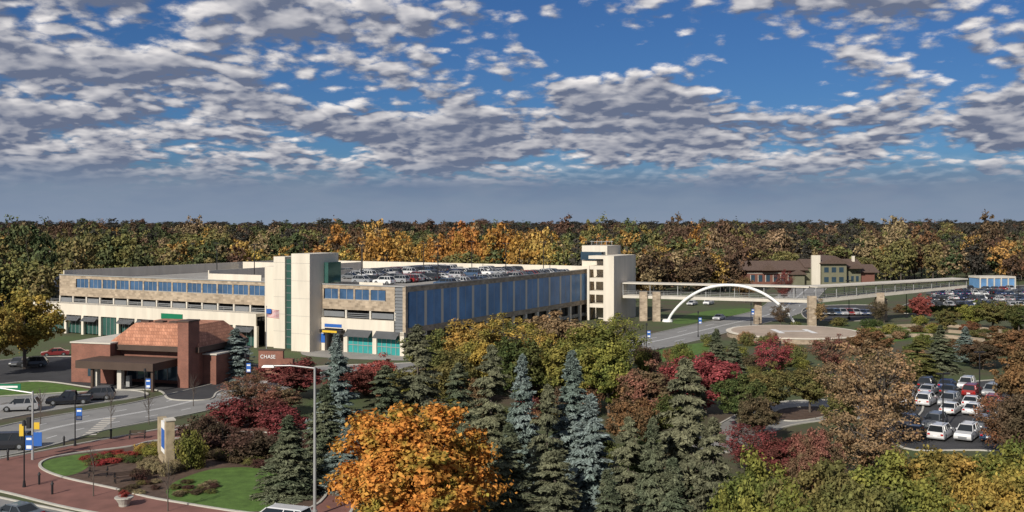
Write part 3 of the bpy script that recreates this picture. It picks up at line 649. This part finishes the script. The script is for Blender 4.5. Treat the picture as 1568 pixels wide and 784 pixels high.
def T(kind,px,topy,Y,wpx,mt):
    cnt[0]+=1; i=cnt[0]; h=ZT(topy,Y); x,y=P(px,Y); r=wpx/2*Y/F
    if kind=='D': place(DH[i%2] if Y<96 else DM[i%4],'maple_tree' if mt in('orange','red') else 'deciduous_tree',x,y,r/4.7,h/12,mt)
    if kind=='B': place(SP[i%2],'sparse_autumn_tree',x,y,r/4.7,h/12,mt)
    if kind=='C': place(CH[i%3],'blue_spruce_tree' if mt=='blue' else 'spruce_tree',x,y,r/2.7,h/13,mt)
    if kind=='N': place(CP[i%2],'pine_tree',x,y,r/3.0,h/13,mt)
    if kind=='S': place(SH[i%3],'shrub',x,y,r/1.9,h/2.5,mt)
for a in [
 ('D',636,606,70,272,'orange'),
 ('D',1165,680,58,175,'ygreen'),('D',1262,690,55,190,'olive'),('D',1350,680,60,200,'ygreen'),('D',1442,676,62,200,'gold'),('D',1535,664,64,200,'ygreen'),('D',1595,680,56,170,'gold'),
 ('D',1205,735,50,200,'ygreen'),('D',1320,725,51,200,'olive'),('D',1425,725,52,200,'ygreen'),('D',1520,715,54,200,'gold'),('D',1115,740,56,120,'ygreen'),
 ('C',515,512,105,100,'blue'),('C',442,636,90,110,'spruce'),('C',498,588,97,100,'spruce'),('N',640,498,112,120,'pine'),('N',590,560,108,100,'spruce'),
 ('N',752,530,88,125,'pine'),('N',702,556,100,100,'spruce'),('C',800,543,86,105,'blue'),('C',876,536,82,125,'blue'),('N',838,590,80,100,'pine'),
 ('C',905,604,74,140,'blue'),('N',962,640,72,120,'pine'),('N',1050,550,70,175,'pine'),('C',1000,640,66,120,'spruce'),('N',1092,640,66,120,'pine'),('C',780,650,76,130,'spruce'),
 ('N',850,690,70,130,'pine'),('C',1030,700,60,140,'spruce'),('C',930,720,62,130,'spruce'),('C',530,655,92,100,'blue'),
 ('C',1097,503,150,60,'spruce'),('C',1124,518,148,60,'spruce'),('C',361,503,158,90,'blue'),('C',1478,500,178,52,'blue'),('C',1440,498,165,70,'spruce'),('N',1405,520,160,80,'olive'),
 ('D',662,498,150,90,'olive'),('D',720,484,150,110,'gold'),('B',785,468,154,125,'gold'),('D',848,471,157,115,'tan'),('D',905,486,150,110,'ygreen'),('B',945,474,160,95,'ygreen'),
 ('D',790,505,132,100,'green'),('D',870,505,130,110,'ygreen'),('D',932,515,128,95,'ygreen'),('D',690,530,135,90,'olive'),('D',740,510,140,90,'gold'),('B',820,490,140,90,'gold'),
 ('D',455,546,140,105,'burg'),('B',378,572,135,105,'dullred'),('D',578,546,144,80,'red'),('D',540,560,140,80,'burg'),('D',612,560,135,80,'olive'),('D',425,590,128,80,'dullred'),
 ('D',992,556,122,95,'dullred'),('D',1080,535,128,115,'red'),('D',1035,550,125,90,'red'),('D',1035,600,110,90,'green'),('D',970,600,105,90,'rust'),
 ('B',1182,512,160,75,'red'),('B',1272,505,160,80,'dullred'),('D',1240,556,130,80,'olive'),('D',1165,560,128,90,'olive'),('D',1130,565,120,80,'green'),
 ('B',1300,535,125,110,'tan'),('B',1345,512,108,150,'tan'),('B',1330,600,92,150,'tan'),('D',1390,545,152,60,'olive'),
 ('D',1575,520,118,110,'rust'),('D',1590,580,95,130,'brown'),('B',1535,590,104,90,'rust'),('D',1505,520,168,70,'brown'),('D',1545,500,170,80,'rust'),('D',1330,500,175,70,'rust'),
 ('B',1150,640,98,110,'burg'),('D',1215,665,92,120,'burg'),('D',1160,600,112,70,'brown'),('D',1285,600,115,60,'olive'),('D',1250,650,84,90,'dullred'),
 ('D',1410,448,250,38,'red'),('B',1345,455,246,34,'brown'),('B',1200,410,300,36,'burg'),('D',1250,460,238,34,'tan'),('B',1195,462,236,34,'brown'),('D',1140,420,310,34,'rust'),
 ('D',1520,458,230,60,'olive'),('D',1490,462,232,50,'ygreen'),('D',1450,470,225,40,'olive'),('D',1560,462,225,50,'green'),
 ('D',38,438,169,118,'gold'),('D',-15,450,160,90,'gold'),('B',392,560,150,40,'rust'),
 ('S',312,632,110,90,'bronze'),('S',352,612,120,95,'burg'),('S',402,606,122,95,'burg'),('S',388,655,104,110,'bronze'),('S',430,625,117,90,'burg'),('S',340,650,108,80,'bronze'),
 ('S',292,652,100,55,'ygreen'),('S',318,640,108,60,'bronze'),('S',450,655,100,80,'bronze'),
]: T(*a)
def sh(px,py,w,h,mt,name='shrub'):
    x,y=G(px,py); place(SH[random.randrange(3)],name,x,y,w/2,h/2.5,mt)
for px,py in((135,706),(150,702),(165,699),(180,697),(195,700),(150,712),(172,709)): sh(px,py,1.1,.6,'flower','flower_bed')
for px,py in((160,704),(186,705),(140,712),(205,708)): sh(px,py,1.1,.7,random.choice(['olive','green']))
for px,py in((222,722),(236,726),(250,728),(262,725),(272,720),(232,716)): sh(px,py,1.0,1.3,'grass','ornamental_grass')
for px,py,m_ in((232,700,'ygreen'),(218,695,'gold'),(240,692,'gold'),(288,705,'bronze'),(215,735,'bronze')): sh(px,py,1.2,1.2,m_)
for k in range(26):
    px=random.uniform(280,440); sh(px,random.uniform(690,715),1.3,.9,random.choice(['bronze','brown','olive']))
for k in range(30):
    sh(random.uniform(190,330),random.uniform(738,760),.7,.4,random.choice(['bronze','brown','olive','grass']))
for k in range(130):
    Y=random.uniform(90,180); px=random.uniform(560,1390)
    x,y=P(px,Y)
    if min(math.hypot(x-q[0],y-q[1]) for q in MR_)<9 or (Y>150 and px<720) or (px>1060 and Y<140) : continue
    place(SH[k%3],'shrub',x,y,random.uniform(.8,1.6),random.uniform(.7,1.7),random.choice(['olive','green','brown','burg','rust','ygreen','bronze']))
for k in range(70):
    Y=random.uniform(180,240); px=random.uniform(1070,1560)
    x,y=P(px,Y)
    if math.hypot(x-hx,y-hy)<17 or min(math.hypot(x-q[0],y-q[1]) for q in MR_)<10: continue
    place(SH[k%3],'shrub',x,y,random.uniform(.7,1.4),random.uniform(.5,1.2),random.choice(['olive','green','rust','ygreen','tan']))
for k in range(24):
    x,y=P(1380+k*10,275+random.uniform(-3,3)); place(SH[k%3],'shrub',x,y,1.3,.9,random.choice(['olive','gold','green','rust']))
def bare(seed):
    R=np.random.default_rng(seed); segs=[((0,0,0),(0,0,1.6),.06,.045),((0,0,1.6),(.05,0,4.2),.045,.012)]
    for i in range(16):
        z=R.uniform(1.2,3.4); a=R.uniform(0,6.28); l=R.uniform(.6,1.3); e=np.array([math.cos(a)*l*.6,math.sin(a)*l*.6,z+l]); segs.append(((0,0,z),e,.022,.008))
        for j in range(3): segs.append((e*.6+np.array([0,0,z])*.4,e+R.normal(size=3)*.25+[0,0,.2],.01,.004))
    v,q=tubes(segs,5); return npmesh('bare_tree',v,q,np.zeros(len(q)),[BARK])
BT=[bare(1),bare(2)]
for i,(px,py) in enumerate(((143,760),(257,783),(170,655),(228,650),(62,650),(296,622))):
    x,y=G(px,py); o=bpy.data.objects.new('young_bare_tree',BT[i%2]); o.location=(x,y,0); o.rotation_euler[2]=i; link(o)
# ---------------------------------------------------------------- distant forest (one instanced object)
col=bpy.data.collections.new('distant_tree_kinds')
fk=['golddeep','f_gold','f_olive','f_green','f_rust','f_cloudshade','f_tan','rust']
for i,k in enumerate(fk):
    for j in range(2):
        me=decid('distant_%d%d'%(i,j),100+i*3+j,60,1300,.5,LM[k],H_=18,R_=6.,base=.08,spread=.22,ns=4); o=bpy.data.objects.new('distant_tree_%s%d'%('abcdefgh'[i],j),me); col.objects.link(o)
pts=[];scs=[];rz=[];vi=[]
KN=np.array([92,466,908,960,1130,1131,1360,1361,1570,1900]); KY=np.array([250,325,285,330,350,425,425,425,410,400])
Rf=np.random.default_rng(5)
cell={}
def addf(n,Ya,Yb,smin,smax,hm):
    Y=np.sqrt(Rf.uniform(Ya**2,Yb**2,n)); px=Rf.uniform(-200,1770,n)
    ym=np.interp(px,KN,KY)
    for a,b_,c_ in zip(px,Y,ym):
        if b_<c_: continue
        if 40<a<150 and 470<b_<590 : continue
        x,y=P(a,b_); s=Rf.uniform(smin,smax)
        ck=(int(x//38),int(y//60)); cu=cell.setdefault(ck,(Rf.random(),Rf.uniform(.75,1.25)))
        h=s*Rf.uniform(.7,1.2)*hm*cu[1]
        u=Rf.random() if Rf.random()<.5 else cu[0]
        if b_<430:
            if a<250: w=[.0,.03,.40,.46,.04,.05,.0,.02]
            elif a<470: w=[.06,.14,.42,.24,.05,.03,.04,.02]
            elif a<860: w=[.36,.27,.16,.06,.04,0,.10,.01]
            elif a<1130: w=[.04,.18,.26,.14,.08,.02,.26,.02]
            else: w=[.05,.07,.28,.18,.12,.06,.21,.03]
        elif b_<600: w=[.02,.06,.26,.22,.17,.11,.13,.03]
        elif b_<900: w=[.0,.02,.13,.16,.30,.33,.05,.01]
        else: w=[0,0,.03,.08,.2,.69,0.0,0]  # farthest rows pick mostly the crowns darkened in colour for cloud shadow
        k=int(np.searchsorted(np.cumsum(w)/sum(w),u)); k=min(k,7)
        pts.append((x,y,0)); scs.append((s,s,h)); rz.append(Rf.uniform(0,6.28)); vi.append(k*2+Rf.integers(0,2))
addf(1200,245,430,.6,1.1,1.08); addf(1900,430,800,.75,1.2,1.0); addf(2200,800,1500,1.0,1.6,.82); addf(2000,1500,3800,1.8,3.0,.56)
me=bpy.data.meshes.new('forest_points'); me.from_pydata(pts,[],[])
a=me.attributes.new('sc','FLOAT_VECTOR','POINT'); a.data.foreach_set('vector',np.array(scs,np.float32).ravel())
a=me.attributes.new('rz','FLOAT','POINT'); a.data.foreach_set('value',np.array(rz,np.float32))
a=me.attributes.new('vi','INT','POINT'); a.data.foreach_set('value',np.array(vi,np.int32))
fo=bpy.data.objects.new('distant_forest',me); link(fo)
ng=bpy.data.node_groups.new('forest','GeometryNodeTree'); ng.interface.new_socket('Geometry',in_out='INPUT',socket_type='NodeSocketGeometry'); ng.interface.new_socket('Geometry',in_out='OUTPUT',socket_type='NodeSocketGeometry')
N=ng.nodes.new; L=ng.links.new; gi=N('NodeGroupInput'); go=N('NodeGroupOutput'); ip=N('GeometryNodeInstanceOnPoints'); ci=N('GeometryNodeCollectionInfo')
ci.inputs[0].default_value=col; ci.inputs['Separate Children'].default_value=True; ci.inputs['Reset Children'].default_value=True
def na(n,t):
    x=N('GeometryNodeInputNamedAttribute'); x.data_type=t; x.inputs[0].default_value=n; return x.outputs[0]
cx=N('ShaderNodeCombineXYZ'); L(na('rz','FLOAT'),cx.inputs[2]); er=N('FunctionNodeEulerToRotation'); L(cx.outputs[0],er.inputs[0])
ip.inputs['Pick Instance'].default_value=True
L(gi.outputs[0],ip.inputs['Points']); L(ci.outputs[0],ip.inputs['Instance']); L(na('vi','INT'),ip.inputs['Instance Index']); L(er.outputs[0],ip.inputs['Rotation']); L(na('sc','FLOAT_VECTOR'),ip.inputs['Scale']); L(ip.outputs[0],go.inputs[0])
md=fo.modifiers.new('forest','NODES'); md.node_group=ng
# ---------------------------------------------------------------- light & sky
az=math.atan2(-.50,-.86); el=math.radians(31)
s=Vector((math.sin(az)*math.cos(el),math.cos(az)*math.cos(el),math.sin(el)))
ld=bpy.data.lights.new('sun','SUN'); ld.energy=4.8; ld.angle=math.radians(.5); ld.color=(1,.94,.84)
lo=bpy.data.objects.new('sun',ld); lo.rotation_euler=s.to_track_quat('Z','Y').to_euler(); link(lo)
W=bpy.data.worlds.new('World'); SC.world=W; W.use_nodes=True; t=W.node_tree; t.nodes.clear(); N=t.nodes.new; L=t.links.new
def Mt(op,a,b=None,c=None,clamp=False):
    n=N('ShaderNodeMath'); n.operation=op; n.use_clamp=clamp
    for i,v in enumerate((a,b,c)):
        if v is None: continue
        if isinstance(v,(int,float)): n.inputs[i].default_value=v
        else: L(v,n.inputs[i])
    return n.outputs[0]
def MR(v,a,b,c,d,sm=True):
    n=N('ShaderNodeMapRange'); n.interpolation_type='SMOOTHSTEP' if sm else 'LINEAR'; L(v,n.inputs[0])
    for i,q in enumerate((a,b,c,d)): n.inputs[i+1].default_value=q
    return n.outputs[0]
def CM(f,a,b):
    n=N('ShaderNodeMix'); n.data_type='RGBA'
    if isinstance(f,(int,float)): n.inputs[0].default_value=f
    else: L(f,n.inputs[0])
    for i,v in((6,a),(7,b)):
        if isinstance(v,tuple): n.inputs[i].default_value=(*v,1)
        else: L(v,n.inputs[i])
    return n.outputs[2]
sky=N('ShaderNodeTexSky'); sky.sky_type='NISHITA'; sky.sun_disc=False; sky.sun_elevation=el; sky.sun_rotation=az; sky.air_density=1.0; sky.dust_density=.3; sky.ozone_density=3
tc=N('ShaderNodeTexCoord'); sp=N('ShaderNodeSeparateXYZ'); L(tc.outputs['Generated'],sp.inputs[0]); X,Y_,Z=sp.outputs
zc=Mt('ADD',Mt('MAXIMUM',Z,0.0),.26); u=Mt('DIVIDE',X,zc); v=Mt('DIVIDE',Y_,zc)
def vec(du,dv,w):
    c=N('ShaderNodeCombineXYZ'); L(Mt('ADD',u,du+w),c.inputs[0]); L(Mt('ADD',v,dv+w*.37),c.inputs[1]); return c.outputs[0]
def nz(du,dv,sc,det,ro,w=0,dist=.0):
    n=N('ShaderNodeTexNoise'); n.noise_dimensions='2D'; n.inputs['Scale'].default_value=sc; n.inputs['Detail'].default_value=det; n.inputs['Roughness'].default_value=ro; n.inputs['Distortion'].default_value=dist
    L(vec(du,dv,w),n.inputs['Vector']); return n.outputs[0]
lw=nz(0,0,1.5,2,.5,4.4)
def dn(du,dv,det):
    bl=Mt('ABSOLUTE',Mt('SUBTRACT',nz(du,dv,11.0,1,.5,6.6),.5))
    return Mt('ADD',Mt('MULTIPLY',nz(du,dv,3.6,det,.62,3.1),.62),Mt('MULTIPLY',bl,.32))
n1=dn(0,0,8); n2=dn(-.012,-.05,4)
dx=Mt('SUBTRACT',X,.20); dz=Mt('SUBTRACT',Z,.15)
gap=Mt('EXPONENT',Mt('MULTIPLY',Mt('ADD',Mt('MULTIPLY',Mt('MULTIPLY',dx,dx),32.),Mt('MULTIPLY',Mt('MULTIPLY',dz,dz),350.)),-1))
band=Mt('EXPONENT',Mt('MULTIPLY',Mt('POWER',Mt('SUBTRACT',Z,.08),2),-1800))
dens=Mt('ADD',n1,Mt('MULTIPLY',lw,.38))
dens=Mt('ADD',dens,Mt('MULTIPLY',gap,-.075)); dens=Mt('ADD',dens,Mt('MULTIPLY',band,.06)); dens=Mt('ADD',dens,Mt('MULTIPLY',X,-.07))
mask=MR(dens,.455,.555,0,1)
sh1=Mt('ADD',.25,Mt('MULTIPLY',Mt('SUBTRACT',n1,n2),5.5),None,True)
thick=MR(dens,.54,.70,1,.45)
lit=Mt('MULTIPLY',sh1,thick)
cc=CM(lit,(.135,.165,.25),(.92,.88,.86))
hb=MR(Z,.03,.068,1,0)
wisp=MR(nz(0,0,2.2,3,.6,9.1),.35,.7,0,1)
bank=CM(wisp,(.15,.21,.32),(.20,.255,.35))
bank=CM(MR(Z,0,.045,.85,0),bank,(.24,.30,.40))
tint=N('ShaderNodeMix'); tint.data_type='RGBA'; tint.blend_type='MULTIPLY'; tint.inputs[0].default_value=1; L(sky.outputs[0],tint.inputs[6]); tint.inputs[7].default_value=(.34,.60,1.0,1)
b1=N('ShaderNodeBackground'); L(tint.outputs[2],b1.inputs[0]); b1.inputs[1].default_value=.057
b2=N('ShaderNodeBackground'); L(CM(hb,cc,bank),b2.inputs[0])
mk=Mt('MAXIMUM',mask,Mt('MULTIPLY',hb,.95))
ms=N('ShaderNodeMixShader'); L(mk,ms.inputs[0]); L(b1.outputs[0],ms.inputs[1]); L(b2.outputs[0],ms.inputs[2])
wo=N('ShaderNodeOutputWorld'); L(ms.outputs[0],wo.inputs[0])
# ---------------------------------------------------------------- camera
cd=bpy.data.cameras.new('camera'); cd.lens=36; cd.sensor_width=36; cd.shift_y=-50/1568; cd.clip_end=20000; cd.clip_start=.5
co=bpy.data.objects.new('camera',cd); co.location=(0,0,H); co.rotation_euler=(math.pi/2,0,0); link(co); SC.camera=co
SC.view_settings.view_transform='Standard'; SC.view_settings.look='None'; SC.view_settings.exposure=0
